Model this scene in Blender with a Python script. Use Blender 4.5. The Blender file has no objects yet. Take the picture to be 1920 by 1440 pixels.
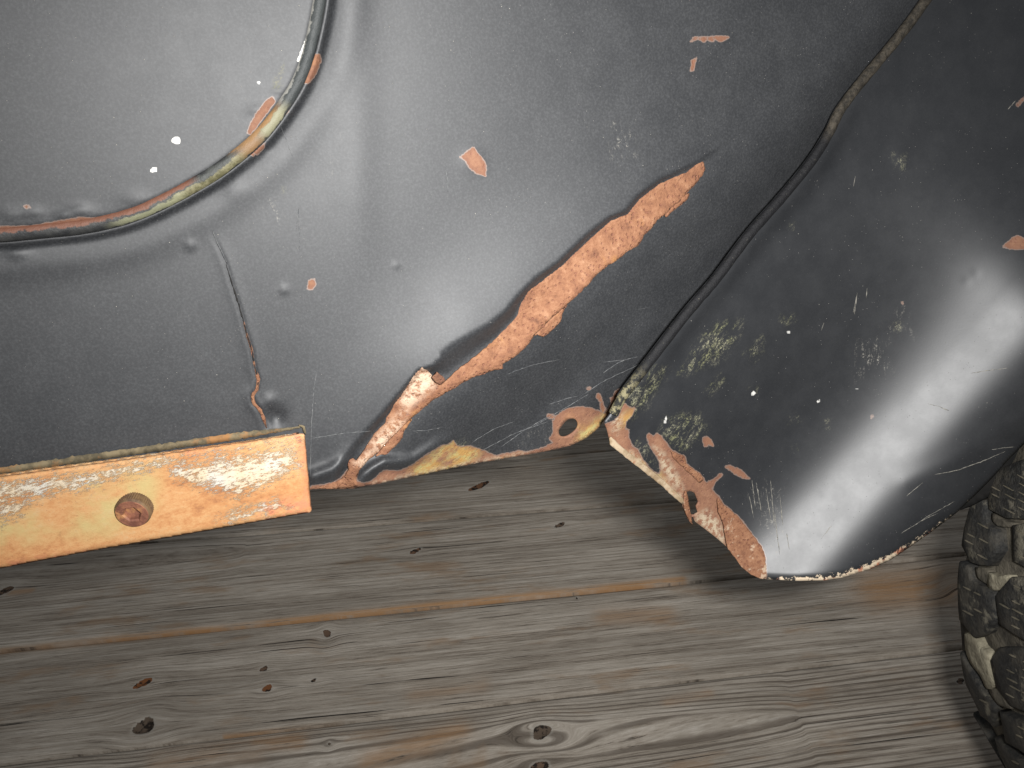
import bpy, math, random
import numpy as np
from math import radians, sin, cos, pi
from mathutils import Matrix, Vector

sc = bpy.context.scene
# ------------------------------------------------------------------ camera
PITCH, ROLL, FOC = radians(32), radians(6), 1663.0
CAM = np.array([0.0, -0.36, 0.85])
fw = np.array([0, cos(PITCH), -sin(PITCH)])
_r = np.array([1.0, 0, 0]); _u = np.cross(_r, fw)
RT = _r * cos(ROLL) - _u * sin(ROLL)
UP = _u * cos(ROLL) + _r * sin(ROLL)
cd = bpy.data.cameras.new('camera'); cam = bpy.data.objects.new('camera', cd)
sc.collection.objects.link(cam)
cd.sensor_width = 36.0; cd.lens = 36.0 * FOC / 1920.0
cd.clip_start = 0.01; cd.clip_end = 60
M = Matrix(((RT[0], UP[0], -fw[0], CAM[0]), (RT[1], UP[1], -fw[1], CAM[1]), (RT[2], UP[2], -fw[2], CAM[2]), (0, 0, 0, 1)))
cam.matrix_world = M
sc.camera = cam
# ------------------------------------------------------------------ light
w = bpy.data.worlds.new('World'); sc.world = w; w.use_nodes = True
w.node_tree.nodes['Background'].inputs[0].default_value = (0.93, 0.96, 1.0, 1)
w.node_tree.nodes['Background'].inputs[1].default_value = 0.17
ld = bpy.data.lights.new('camera_flash', 'AREA'); ld.shape = 'RECTANGLE'
ld.size = 0.045; ld.size_y = 0.028; ld.energy = 3.25; ld.spread = radians(118); ld.color = (1.0, 0.99, 0.975)
fl = bpy.data.objects.new('camera_flash', ld); sc.collection.objects.link(fl)
FP = CAM + RT * 0.055 + UP * 0.022
Mf = M.copy(); Mf.translation = Vector(FP); fl.matrix_world = Mf
sc.view_settings.view_transform = 'Standard'; sc.view_settings.look = 'None'
sc.view_settings.exposure = 0.0; sc.view_settings.gamma = 1.0

rng = np.random.default_rng(7)
# ------------------------------------------------------------------ geometry helpers
def ray(px, py):
    px = np.asarray(px, float); py = np.asarray(py, float)
    return fw * FOC + RT * (px - 960)[..., None] - UP * (py - 720)[..., None]

def on_body(px, py, h):
    """point of the body side (plane Y=0) standing h metres out of it"""
    d = ray(px, py)
    t = (-np.asarray(h) - CAM[1]) / d[..., 1]
    return CAM + d * t[..., None]

def on_floor(px, py, z=0.0):
    d = ray(px, py)
    t = (z - CAM[2]) / d[..., 2]
    return CAM + d * t[..., None]

def segs(poly, closed=True):
    p = np.asarray(poly, float)
    return (p, np.roll(p, -1, 0)) if closed else (p[:-1], p[1:])

def nearest(X, poly, closed=False):
    """distance, signed side, arc parameter (0..n), nearest point"""
    A, B = segs(poly, closed)
    best = np.full(len(X), 1e9); side = np.zeros(len(X)); par = np.zeros(len(X)); pt = np.zeros((len(X), 2))
    for i, (a, b) in enumerate(zip(A, B)):
        ab = b - a; L = ab @ ab + 1e-9
        t = np.clip(((X - a) @ ab) / L, 0, 1)
        q = a + t[:, None] * ab
        d = np.hypot(*(X - q).T)
        m = d < best - 1e-9
        cr = ab[0] * (X[:, 1] - a[1]) - ab[1] * (X[:, 0] - a[0])
        best[m] = d[m]; side[m] = np.sign(cr[m]); par[m] = i + t[m]; pt[m] = q[m]
    return best, side, par, pt

def inside(X, poly):
    p = np.asarray(poly, float); n = len(p); c = np.zeros(len(X), bool)
    for i in range(n):
        a = p[i]; b = p[i - 1]
        if a[1] == b[1]: continue
        k = ((a[1] > X[:, 1]) != (b[1] > X[:, 1])) & (X[:, 0] < (b[0] - a[0]) * (X[:, 1] - a[1]) / (b[1] - a[1]) + a[0])
        c ^= k
    return c

def sdf(X, polys, lim=80.0):
    out = np.full(len(X), lim)
    for p in polys:
        p = np.asarray(p, float)
        lo = p.min(0) - lim; hi = p.max(0) + lim
        m = ((X > lo) & (X < hi)).all(1)
        if not m.any(): continue
        d = nearest(X[m], p, True)[0]
        d[inside(X[m], p)] *= -1
        o = out[m]; out[m] = np.minimum(o, d)
    return out

def dline(X, lines, lim=80.0):
    out = np.full(len(X), lim)
    for p in lines:
        p = np.asarray(p, float)
        lo = p.min(0) - lim; hi = p.max(0) + lim
        m = ((X > lo) & (X < hi)).all(1)
        if m.any():
            out[m] = np.minimum(out[m], nearest(X[m], p)[0])
    return out

def smooth_line(pts, n=8, closed=False):
    """Catmull-Rom through the points"""
    p = np.asarray(pts, float); out = []
    N = len(p)
    for i in range(N - 1):
        a = p[max(i - 1, 0)]; b = p[i]; c = p[i + 1]; d = p[min(i + 2, N - 1)]
        for k in range(n):
            t = k / n
            out.append(.5 * ((2 * b) + (c - a) * t + (2 * a - 5 * b + 4 * c - d) * t * t + (3 * b - a - 3 * c + d) * t ** 3))
    out.append(p[-1])
    return np.array(out)

def link(name, me, mat=None, parent=None, smooth=True):
    o = bpy.data.objects.new(name, me); sc.collection.objects.link(o)
    if mat: me.materials.append(mat)
    if smooth:
        me.shade_smooth()
    if parent: o.parent = parent
    return o

def add_attr(me, name, vals):
    a = me.attributes.new(name, 'FLOAT', 'POINT')
    a.data.foreach_set('value', np.asarray(vals, np.float32))

def mesh_np(name, V, F):
    me = bpy.data.meshes.new(name)
    me.from_pydata([tuple(v) for v in V], [], [tuple(int(i) for i in f) for f in F])
    me.update()
    return me

def mesh_quads(name, V, Q):
    me = bpy.data.meshes.new(name)
    V = np.asarray(V, np.float32); Q = np.asarray(Q, np.int32)
    me.vertices.add(len(V)); me.vertices.foreach_set('co', V.ravel())
    me.loops.add(Q.size); me.loops.foreach_set('vertex_index', Q.ravel())
    me.polygons.add(len(Q)); me.polygons.foreach_set('loop_start', np.arange(0, Q.size, 4, dtype=np.int32))
    me.update(calc_edges=True); me.validate()
    return me

def sheet(name, outline, hfun, step, mat, parent, holes=(), attrs=None, thick=0.0012, wob=0.0, place=on_body):
    """grid sheet trimmed exactly to an outline, boundary vertices pulled onto it"""
    outline = np.asarray(outline, float)
    if wob:   # ragged torn edge
        o2 = []
        for a, b in zip(*segs(outline)):
            L = np.hypot(*(b - a)); n = max(1, int(L / (step * 1.6)))
            nn = np.array([b[1] - a[1], a[0] - b[0]]) / (L + 1e-6)
            for k in range(n):
                o2.append(a + (b - a) * k / n + (nn * rng.normal(0, wob) if k else 0))
        outline = np.array(o2)
    lo = outline.min(0) - step; hi = outline.max(0) + step
    xs = np.arange(lo[0], hi[0] + step, step); ys = np.arange(lo[1], hi[1] + step, step)
    GX, GY = np.meshgrid(xs, ys); X = np.stack([GX.ravel(), GY.ravel()], 1)
    nx, ny = len(xs), len(ys)
    idx = np.arange(nx * ny).reshape(ny, nx)
    Q = np.stack([idx[:-1, :-1].ravel(), idx[1:, :-1].ravel(), idx[1:, 1:].ravel(), idx[:-1, 1:].ravel()], 1)
    c = X[Q].mean(1)
    keep = inside(c, outline)
    for hl in holes: keep &= ~inside(c, hl)
    Q = Q[keep]
    E = np.sort(np.concatenate([Q[:, [0, 1]], Q[:, [1, 2]], Q[:, [2, 3]], Q[:, [3, 0]]]), axis=1)
    ue, cnt = np.unique(E[:, 0].astype(np.int64) * (nx * ny) + E[:, 1], return_counts=True)
    be = ue[cnt == 1]
    bv = np.unique(np.concatenate([be // (nx * ny), be % (nx * ny)]))
    allp = [outline] + [np.asarray(hh, float) for hh in holes]
    bd = np.full(len(bv), 1e9); bp = X[bv].copy()
    for p in allp:
        d, _, _, q = nearest(X[bv], p, True)
        m = d < bd; bd[m] = d[m]; bp[m] = q[m]
    X[bv] = bp
    used = np.unique(Q); remap = -np.ones(nx * ny, int); remap[used] = np.arange(len(used))
    X = X[used]; Q = remap[Q]
    H = hfun(X)
    V = place(X[:, 0], X[:, 1], H)
    me = mesh_quads(name, V, Q)
    if attrs:
        for k, f in attrs.items(): add_attr(me, k, f(X))
    o = link(name, me, mat, parent)
    if thick:
        s = o.modifiers.new('thickness', 'SOLIDIFY'); s.thickness = thick; s.offset = -1.0
    return o

def tube(name, pts, hf, rad, mat, parent, segn=12, flat=1.0, lift=0.0, vary=0.0, attr=None, tofloor=False):
    """round bar swept along an image polyline that lies on the body"""
    p = np.asarray(pts, float)
    h = hf(p) + lift
    P = on_body(p[:, 0], p[:, 1], h)
    n = len(P); V = []; F = []
    T = np.gradient(P, axis=0); T /= np.linalg.norm(T, axis=1)[:, None]
    out = np.array([0, -1.0, 0])
    prm = []; ang = []
    for i in range(n):
        S = np.cross(T[i], out); S /= np.linalg.norm(S); O = np.cross(S, T[i])
        r = rad[i] if hasattr(rad, '__len__') else rad
        for k in range(segn):
            a = 2 * pi * k / segn
            rr = r * (1 + vary * rng.normal())
            V.append(P[i] + S * cos(a) * rr + O * sin(a) * rr * flat)
            prm.append(i / (n - 1)); ang.append(cos(a))
    for i in range(n - 1):
        for k in range(segn):
            k2 = (k + 1) % segn
            F.append((i * segn + k, (i + 1) * segn + k, (i + 1) * segn + k2, i * segn + k2))
    me = mesh_quads(name, V, F)
    add_attr(me, 'along', prm); add_attr(me, 'across', ang)
    if attr: add_attr(me, attr[0], attr[1](np.repeat(p, segn, 0)))
    return link(name, me, mat, parent)

def thing(name, label, cat, group=None, loc=(0, 0, 0)):
    o = bpy.data.objects.new(name, None); sc.collection.objects.link(o); o.location = loc
    o['label'] = label; o['category'] = cat
    if group: o['group'] = group
    o.empty_display_size = .05
    return o

# ------------------------------------------------------------------ node helpers
class NT:
    def __init__(s, name):
        s.m = bpy.data.materials.new(name); s.m.use_nodes = True
        s.t = s.m.node_tree; s.b = s.t.nodes['Principled BSDF']
        s.obj = s.t.nodes.new('ShaderNodeTexCoord').outputs['Object']
    def n(s, typ, **kw):
        x = s.t.nodes.new(typ)
        for k, v in kw.items(): setattr(x, k, v)
        return x
    def set(s, sock, v):
        if hasattr(v, 'is_output') or isinstance(v, bpy.types.NodeSocket): s.t.links.new(v, sock)
        elif isinstance(v, (tuple, list)) and len(v) == 3 and sock.type == 'RGBA': sock.default_value = (*v, 1)
        else: sock.default_value = v
    def noise(s, scale, detail=4, rough=.6, vec=None, stretch=None, dist=0.0, loc=(0, 0, 0), rot=(0, 0, 0)):
        v = vec if vec is not None else s.obj
        if any(rot):
            m0 = s.n('ShaderNodeMapping'); s.set(m0.inputs[0], v); m0.inputs['Rotation'].default_value = rot; v = m0.outputs[0]
        if stretch or any(loc):
            mp = s.n('ShaderNodeMapping'); s.set(mp.inputs[0], v)
            mp.inputs['Scale'].default_value = stretch or (1, 1, 1); mp.inputs['Location'].default_value = loc
            v = mp.outputs[0]
        x = s.n('ShaderNodeTexNoise'); s.set(x.inputs['Vector'], v)
        x.inputs['Scale'].default_value = scale; x.inputs['Detail'].default_value = detail
        x.inputs['Roughness'].default_value = rough; x.inputs['Distortion'].default_value = dist
        return x.outputs['Fac']
    def vor(s, scale, vec=None, feat='F1', stretch=None, out='Distance', rot=(0, 0, 0)):
        v = vec if vec is not None else s.obj
        if stretch or any(rot):
            mp = s.n('ShaderNodeMapping'); s.set(mp.inputs[0], v); mp.inputs['Scale'].default_value = stretch or (1, 1, 1)
            mp.inputs['Rotation'].default_value = rot
            v = mp.outputs[0]
        x = s.n('ShaderNodeTexVoronoi', feature=feat); s.set(x.inputs['Vector'], v); x.inputs['Scale'].default_value = scale
        return x.outputs[out]
    def attr(s, name):
        return s.n('ShaderNodeAttribute', attribute_name=name).outputs['Fac']
    def math(s, op, a, b=0.0, c=0.0, clamp=False):
        x = s.n('ShaderNodeMath', operation=op); x.use_clamp = clamp
        s.set(x.inputs[0], a); s.set(x.inputs[1], b); s.set(x.inputs[2], c)
        return x.outputs[0]
    def step(s, v, a, b, lo=0.0, hi=1.0, smooth=True):
        x = s.n('ShaderNodeMapRange'); x.interpolation_type = 'SMOOTHSTEP' if smooth else 'LINEAR'
        s.set(x.inputs['Value'], v)
        x.inputs['From Min'].default_value = a; x.inputs['From Max'].default_value = b
        x.inputs['To Min'].default_value = lo; x.inputs['To Max'].default_value = hi
        return x.outputs[0]
    def mix(s, f, a, b):
        x = s.n('ShaderNodeMix', data_type='RGBA'); s.set(x.inputs[0], f); s.set(x.inputs[6], a); s.set(x.inputs[7], b)
        return x.outputs[2]
    def mixf(s, f, a, b):
        x = s.n('ShaderNodeMix', data_type='FLOAT'); s.set(x.inputs[0], f); s.set(x.inputs[2], a); s.set(x.inputs[3], b)
        return x.outputs[0]
    def ramp(s, f, stops):
        x = s.n('ShaderNodeValToRGB'); s.set(x.inputs[0], f)
        e = x.color_ramp.elements
        while len(e) < len(stops): e.new(.5)
        for el, (p, c) in zip(e, stops): el.position = p; el.color = (*c, 1)
        return x.outputs[0]
    def bump(s, h, dist, strength=1.0, normal=None):
        x = s.n('ShaderNodeBump'); s.set(x.inputs['Height'], h); x.inputs['Distance'].default_value = dist
        x.inputs['Strength'].default_value = strength
        if normal is not None: s.set(x.inputs['Normal'], normal)
        return x.outputs[0]
    def out(s, col, rough, metal=0.0, normal=None, spec=.5):
        s.set(s.b.inputs['Base Color'], col); s.set(s.b.inputs['Roughness'], rough); s.set(s.b.inputs['Metallic'], metal)
        s.set(s.b.inputs['Specular IOR Level'], spec)
        if normal is not None: s.set(s.b.inputs['Normal'], normal)
        return s.m

def rust_colour(t, yellow=0.0, pale=0.0):
    a = t.noise(150, 5, .65)
    b = t.noise(620, 4, .75)
    f = t.math('ADD', t.math('MULTIPLY', a, .65), t.math('MULTIPLY', b, .35))
    c = t.ramp(f, [(.27, (.060, .027, .016)), (.39, (.135, .058, .031)), (.50, (.195, .088, .045)), (.60, (.245, .122, .066)), (.76, (.33, .195, .118))])
    pit = t.step(t.vor(430), .12, .34)
    c = t.mix(t.math('MULTIPLY', t.math('SUBTRACT', 1.0, pit), .45), c, (.17, .06, .045))
    y = t.step(t.noise(38, 4, .6, loc=(3, 1, 7)), .55 - yellow, .72 - yellow)
    c = t.mix(t.math('MULTIPLY', y, .6), c, (.42, .20, .05))
    return c, t.math('ADD', t.math('MULTIPLY', b, .6), t.math('MULTIPLY', pit, .4))

def sheet_paint(name, rough, dust, lich=True, spec=.5):
    t = NT(name)
    # satin black paint, faint dust, pin-point grit
    big = t.noise(9, 4, .6); fine = t.noise(900, 3, .7); mid = t.noise(60, 5, .65)
    col = t.mix(t.step(mid, .3, .75), (.0125, .0135, .0155), (.017, .018, .020))
    d = t.math('MULTIPLY', t.step(fine, .35, .8), dust)
    d = t.math('MULTIPLY', d, t.step(mid, .25, .8, .85, 1.15))
    col = t.mix(d, col, (.38, .39, .40))
    grit = t.math('MULTIPLY', t.step(t.vor(430, out='Distance'), .085, .04), t.step(t.noise(70, 3, .6), .46, .62))
    col = t.mix(t.math('MULTIPLY', grit, .5), col, (.50, .47, .42))
    g2 = t.math('MULTIPLY', t.step(t.vor(190, stretch=(1, 1, .8)), .042, .02), t.step(t.noise(31, 2, .6, loc=(5, 2, 2)), .50, .58))
    col = t.mix(t.math('MULTIPLY', g2, .6), col, (.50, .47, .40))
    r = t.math('ADD', t.step(mid, .3, .7, rough - .015, rough + .015), t.math('MULTIPLY', grit, .3))
    edge_n = t.math('MULTIPLY', t.math('SUBTRACT', t.noise(330, 4, .65), .5), 9.0)
    if lich:
        ls = t.math('ADD', t.attr('sd_lich'), t.math('MULTIPLY', t.math('SUBTRACT', t.noise(90, 5, .7, stretch=(1, 1, 1), loc=(1, 1, 1)), .5), 34.0))
        lm = t.step(ls, 6, -14)
        st = t.noise(230, 7, .82, stretch=(.45, 1, 1.5), rot=(0, radians(46), 0))
        lm = t.math('MULTIPLY', lm, t.math('MULTIPLY', t.step(st, .47, .60), t.step(t.noise(900, 4, .8), .42, .60)))
        lc = t.mix(t.step(t.noise(120, 3, .6), .4, .6), (.17, .17, .075), (.30, .285, .18))
        col = t.mix(t.math('MULTIPLY', lm, .85), col, lc)
        r = t.mixf(lm, r, .85)
    # scuffs
    sc_ = t.step(t.attr('sd_scuff'), 6, -26)
    stk = t.step(t.noise(420, 4, .7, stretch=(1, 1, .10)), .50, .66)
    scm = t.math('MULTIPLY', t.math('MULTIPLY', sc_, t.math('MULTIPLY', stk, t.step(t.noise(800, 4, .8), .50, .60))), .35)
    col = t.mix(scm, col, (.50, .47, .40)); r = t.mixf(scm, r, .7)
    # pale primer rim and rust
    s = t.math('ADD', t.attr('sd_rust'), t.math('MULTIPLY', edge_n, .55))
    rim = t.step(s, 2.0, .6); rm = t.step(s, .3, -.5)
    rc, rb = rust_colour(t)
    rc = t.mix(.35, rc, (.150, .066, .036))
    rc = t.mix(t.math('MULTIPLY', t.step(s, -9, 0), .55), rc, (.13, .052, .028))
    gy = t.step(t.attr('sd_gold'), 10, -14)
    gn = t.noise(75, 5, .68, loc=(9, 3, 1))
    rc = t.mix(t.math('MULTIPLY', gy, t.step(gn, .36, .60)), rc, t.mix(t.step(t.noise(160, 4, .7), .42, .6), (.34, .19, .05), (.34, .29, .11)))
    pp = t.math('MULTIPLY', t.step(t.attr('sd_pale'), 8, -10), t.step(t.noise(260, 5, .75, loc=(2, 8, 1)), .42, .56))
    rc = t.mix(pp, rc, (.34, .27, .185))
    col = t.mix(t.math('MULTIPLY', rim, .5), col, (.30, .20, .155))
    col = t.mix(rm, col, rc)
    r = t.mixf(rm, r, .82)
    # white chips
    wm = t.step(t.attr('sd_white'), .8, -.4)
    col = t.mix(wm, col, (.52, .51, .48))
    # worn edge
    em = t.step(t.math('ADD', t.attr('sd_edge'), t.math('MULTIPLY', t.math('SUBTRACT', t.noise(280, 5, .75), .5), 44.0)), 5.0, 1.0)
    col = t.mix(em, col, t.mix(t.step(t.noise(140, 3, .6), .5, .62), (.56, .45, .32), (.45, .17, .09)))
    r = t.mixf(em, r, .8)
    hgt = t.math('MULTIPLY', rm, -.9)
    n1 = t.bump(hgt, .0006, 1.0)
    n2 = t.bump(t.math('ADD', t.math('MULTIPLY', mid, .25), t.math('MULTIPLY', fine, .16)), .00016, .5, n1)
    n2 = t.bump(t.math('MULTIPLY', t.math('MULTIPLY', rb, rm), 1.0), .0005, .8, n2)
    n2 = t.bump(t.math('ADD', grit, g2), .0003, .5, n2)
    return t.out(col, r, 0.0, n2, spec)

def rust_mat(name, yellow=0.0, pale=0.0, dark=1.0, pale_attr=False):
    t = NT(name)
    c, b = rust_colour(t, yellow)
    if pale:
        p = t.step(t.noise(120, 6, .75, loc=(4, 4, 4)), .62 - pale, .70 - pale)
        c = t.mix(p, c, (.36, .26, .18))
    if pale_attr:
        p = t.math('MULTIPLY', t.step(t.attr('sd_pale'), 14, -10), t.step(t.noise(240, 6, .75, loc=(4, 4, 4)), .40, .56))
        c = t.mix(p, c, (.46, .34, .245))
    if dark != 1.0:
        c = t.mix(1 - dark, c, (.06, .03, .025))
    n = t.bump(b, .0012, .9); n = t.bump(t.noise(130, 5, .65), .0014, .6, n)
    return t.out(c, .80, 0.0, n, .35)

# ------------------------------------------------------------------ traced shapes (units: sheet pixels, see on_body)
SEAM = smooth_line([(2000, -330), (1860, -150), (1790, -70), (1736, 0), (1703, 46), (1666, 92), (1630, 135), (1597, 176), (1573, 210), (1556, 246), (1530, 290), (1500, 330), (1462, 375), (1405, 440), (1345, 520), (1302, 570), (1268, 612), (1225, 668), (1188, 716), (1165, 748), (1145, 785)], 6)
ARC = smooth_line([(560, -330), (592, -180), (602, -60), (598, 0), (588, 55), (574, 110), (556, 155), (535, 190), (508, 228), (480, 260), (445, 290), (405, 320), (365, 344), (325, 366), (275, 390), (225, 408), (160, 422), (90, 430), (0, 438), (-120, 442), (-320, 430)], 6)
CREASE = np.array([(640, 900), (656, 866), (696, 821), (724, 786), (747, 753), (791, 700), (815, 706), (842, 705), (873, 680), (933, 633), (965, 597), (980, 568), (1015, 530), (1053, 500), (1110, 444), (1147, 413), (1177, 402), (1200, 373), (1240, 343), (1290, 318), (1316, 303), (1360, 270)], float)
CRW = np.array([14, 18, 17, 13, 9, 8, 24, 42, 42, 30, 22, 16, 14, 11, 10, 8, 8, 8, 8, 6, 4, 3], float)
CRH = np.array([.3, .45, .55, .65, .75, .9, 1, 1, 1, 1, 1, 1, .98, .95, .9, .85, .8, .72, .6, .42, .2, 0], float)
CRACK = [(397, 433), (404, 452), (412, 468), (424, 495), (436, 535), (447, 568), (456, 600), (463, 628), (472, 655), (478, 690), (485, 712), (482, 730), (473, 742), (476, 757), (487, 768), (495, 785), (500, 803)]

def smoothstep(x):
    x = np.clip(x, 0, 1); return x * x * (3 - 2 * x)

def base_h(X):
    x, y = X[:, 0], X[:, 1]
    k = np.maximum(x - 600, 0)
    h = -5.2e-8 * k ** 2 - (x - 585) * .000050
    far = np.maximum(x - 1450, 0); h += 5.6e-8 * far ** 2 * .9
    h += (y - 850) * .000056
    return h

_gs = 10.0
_gx = np.arange(-340, 2060, _gs); _gy = np.arange(-340, 1180, _gs)
def blur(Z, sig):
    k = np.exp(-.5 * (np.arange(-3 * sig, 3 * sig + 1, _gs) / sig) ** 2); k /= k.sum(); r = len(k) // 2
    Z = np.apply_along_axis(lambda a: np.convolve(np.pad(a, r, 'edge'), k, 'valid'), 0, Z)
    return np.apply_along_axis(lambda a: np.convolve(np.pad(a, r, 'edge'), k, 'valid'), 1, Z)
def make_rise():
    A, B = np.meshgrid(_gx, _gy); X = np.stack([A.ravel(), B.ravel()], 1)
    d, s, t, _ = nearest(X, CREASE)
    w_ = np.interp(t, np.arange(len(CRW)), CRW); hh = np.interp(t, np.arange(len(CRH)), CRH)
    H = hh * (.0080 + w_ * .00006)
    sd = d * s
    r = H * np.clip((sd + w_ + 210) / 210, 0, 1) ** 1.8
    return blur(r.reshape(A.shape), 36.0)
RISE = None
def rise_field(X):
    global RISE
    if RISE is None: RISE = make_rise()
    fx = np.clip((X[:, 0] - _gx[0]) / _gs, 0, len(_gx) - 1.001); fy = np.clip((X[:, 1] - _gy[0]) / _gs, 0, len(_gy) - 1.001)
    i = fx.astype(int); j = fy.astype(int); a = fx - i; b = fy - j
    a = a * a * (3 - 2 * a) * .0 + a
    return (RISE[j, i] * (1 - a) + RISE[j, i + 1] * a) * (1 - b) + (RISE[j + 1, i] * (1 - a) + RISE[j + 1, i + 1] * a) * b

def low_h(X):
    """recess of the lower sheet, to the lower right of the crease"""
    L = 1.0 / (1.0 + np.exp(-(((X[:, 0] - 640) * .62 + (X[:, 1] - 900) * .78) - 0) / 50.0))
    d, s, t, _ = nearest(X, CREASE)
    return d, s, t

def body_h(X, crease=True):
    h = base_h(X)
    x, y = X[:, 0], X[:, 1]
    # soft vertical press line left of centre
    g = (x - 662 - 6 * np.sin(y / 170)) / 42.0
    fade = np.clip(1 - np.maximum(y - 380, 0) / 260, 0, 1)
    h += .0010 * np.exp(-g * g) * fade
    # wheel-arch side: raised inside the bead, shallow channel outside
    d, s, t, _ = nearest(X, ARC)
    sd = d * s                                   # >0 inside (upper left)
    h += .0035 * smoothstep((sd + 14) / 30)
    h -= .0034 * np.exp(-((sd + 17) / 9) ** 2)
    h += .0016 * np.exp(-((sd + 62) / 30) ** 2) * .6
    # puckers along the inner side of the bead
    for cx, cy, a, rx in ((20, 402, .0012, 26), (60, 398, .001, 22), (150, 395, .0016, 24), (120, 404, .0012, 18), (250, 372, .0009, 28), (480, 205, .0009, 20), (520, 170, .0006, 12), (492, 282, .001, 12), (30, 474, .0016, 24)):
        h += .5 * a * np.exp(-((x - cx) / rx) ** 2 - ((y - cy) / (rx * .5)) ** 2)
    # dents and pimples
    for cx, cy, a, r in ((357, 460, .0006, 10), (533, 544, .0005, 9), (518, 782, -.0022, 17), (505, 752, .0010, 13), (437, 352, .0005, 22), (743, 498, .0003, 7), (885, 300, .0006, 22), (1545, 935, .0006, 16)):
        h += a * np.exp(-((x - cx) ** 2 + (y - cy) ** 2) / r ** 2)
    # crack lips
    dc, sc2, tc, _ = nearest(X, CRACK)
    amp = np.interp(tc, [0, 3, 10, 13, 16], [.1, .5, .9, 1.2, .7])
    h += amp * (.0007 * np.exp(-(dc / 15) ** 2) - .0010 * np.exp(-(dc / 3.5) ** 2))
    # crease: upper sheet swells, then folds back over its width
    d, s, t, _ = nearest(X, CREASE)
    # the curve runs bottom -> top, so lower-right is s>0
    w_ = np.interp(t, np.arange(len(CRW)), CRW); hh = np.interp(t, np.arange(len(CRH)), CRH)
    endf = np.clip(1 - (nearest(X, [(1360, 270), (1361, 269)])[0] < 1) * 1.0, 0, 1)
    sd = d * s
    q = np.clip((sd + w_ * 1.15) / np.maximum(w_ * 1.05, 1), 0, 1)
    h += rise_field(X) * (1 - smoothstep(q))
    # second fold at the very bottom and the curled bump beside it
    for pl, a0, wd, prof in (([(672, 905), (684, 890), (700, 878), (722, 866), (745, 866), (775, 862), (812, 838), (862, 812)], .0050, 11, [0.7, 1, 1, .9, .7, .6, .5, .0]),
                       ([(588, 893), (620, 882), (650, 862), (672, 834)], .0035, 12, [1, 1, .6, 0])):
        dd, ss, tt, _ = nearest(X, pl)
        a = a0 * np.interp(tt, np.arange(len(prof)), prof)
        h += a * np.exp(-(dd / wd) ** 2)
    # lower sheet leans under
    sl = ((x - 640) * 630 + (y - 900) * 720) / 956.7
    m = smoothstep(sl / 160) * np.clip((x - 660) / 120, 0, 1)
    yy = np.clip((y - (1500 - x) * .72 - 60), 0, 700)
    h -= m * yy * .000055
    # boss around the bolt hole, rolled bottom edge
    h += .0012 * np.exp(-(((x - 1066) / 46) ** 2 + ((y - 800) / 36) ** 2)) * 1.0
    # valley at the fender seam
    d, s, t, _ = nearest(X, SEAM)
    h -= .0045 * np.exp(-(d / 34) ** 2)
    # gentle oil-canning
    h += .0006 * np.sin(x / 140 + 1) * np.sin(y / 120 + x / 300) * .35
    return h

def seam_frame(X):
    d, s, t, q = nearest(X, SEAM)
    return d, s, t, q

FE = np.array([.737, .675])
_fv = np.linspace(-900, 900, 900)
def _prof(slope): 
    c = np.concatenate([[0], np.cumsum(slope[1:] * np.diff(_fv))]) * .00028
    return c - np.interp(-455, _fv, c)
_g = lambda c, w1, w2: np.exp(-((_fv - c) / np.where(_fv < c, w1, w2)) ** 2)
PROF = _prof(-.12 + .84 * _g(20, 160, 118) - .25 * smoothstep((_fv - 180) / 160))
_fa = np.arange(-900, 1400, 4.0)
_fA = np.cumsum((5.6e-5 + 1.9e-7 * np.maximum(_fa, -420)) * (1 - smoothstep((_fa - 230) / 260)) - 3.0e-5 * smoothstep((_fa - 330) / 200)) * 4.0; _fA -= np.interp(0, _fa, _fA)
PROF2 = _prof(-.15 + .45 * _g(60, 220, 200))
def fender_h(X):
    x, y = X[:, 0], X[:, 1]
    v = (X - np.array([1685.0, 808.0])) @ FE
    al = (X - np.array([1685.0, 808.0])) @ np.array([.675, -.737])      # along the swell, up to the right
    bl = smoothstep((al - 330) / 600)
    xs = 1380 + np.clip(al, -600, 900) * .58
    hb = base_h(np.stack([xs, 452 - al * .757], 1))
    h = hb + np.interp(v, _fv, PROF) * (1 - bl) * (1 - np.clip(al, -420, 500) * .00028) + np.interp(v, _fv, PROF2) * bl
    d = nearest(X, SEAM)[0]
    h += -.0012 + .0030 * np.exp(-(np.maximum(d - 12, 0) / 18) ** 2) * smoothstep((900 - y) / 200) * smoothstep((y - 120) / 200)
    # shallow dings
    for cx, cy, a, r in ((1545, 935, -.00008, 10), (1490, 845, -.00008, 8), (1745, 745, .0001, 20), (1830, 512, -.00009, 9), (1812, 528, -.00009, 9), (1685, 610, -.0001, 9), (1690, 300, .0003, 14), (1410, 855, -.0001, 7), (1480, 700, .0002, 10)):
        h += a * np.exp(-((x - cx) ** 2 + (y - cy) ** 2) / r ** 2)
    # rolled lower rim
    de = nearest(X, FEDGE)[0]
    h -= .0012 * np.exp(-(de / 7) ** 2)
    dl = nearest(X, [(1700, 905), (1760, 880), (1850, 830), (1930, 775)])[0]
    h += .0004 * np.exp(-(dl / 18) ** 2)
    rmp = smoothstep((v + 455) / 420)
    h += np.interp(al, _fa, _fA) * rmp
    h += .0003 * np.sin(x / 130) * np.sin(y / 150 + x / 200)
    de2 = nearest(X, FLEFT)[0]
    h += .0018 * np.exp(-(de2 / 12) ** 2) * np.sin(np.interp(x, [1140, 1440], [0, 18])) * .5
    return h

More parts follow.
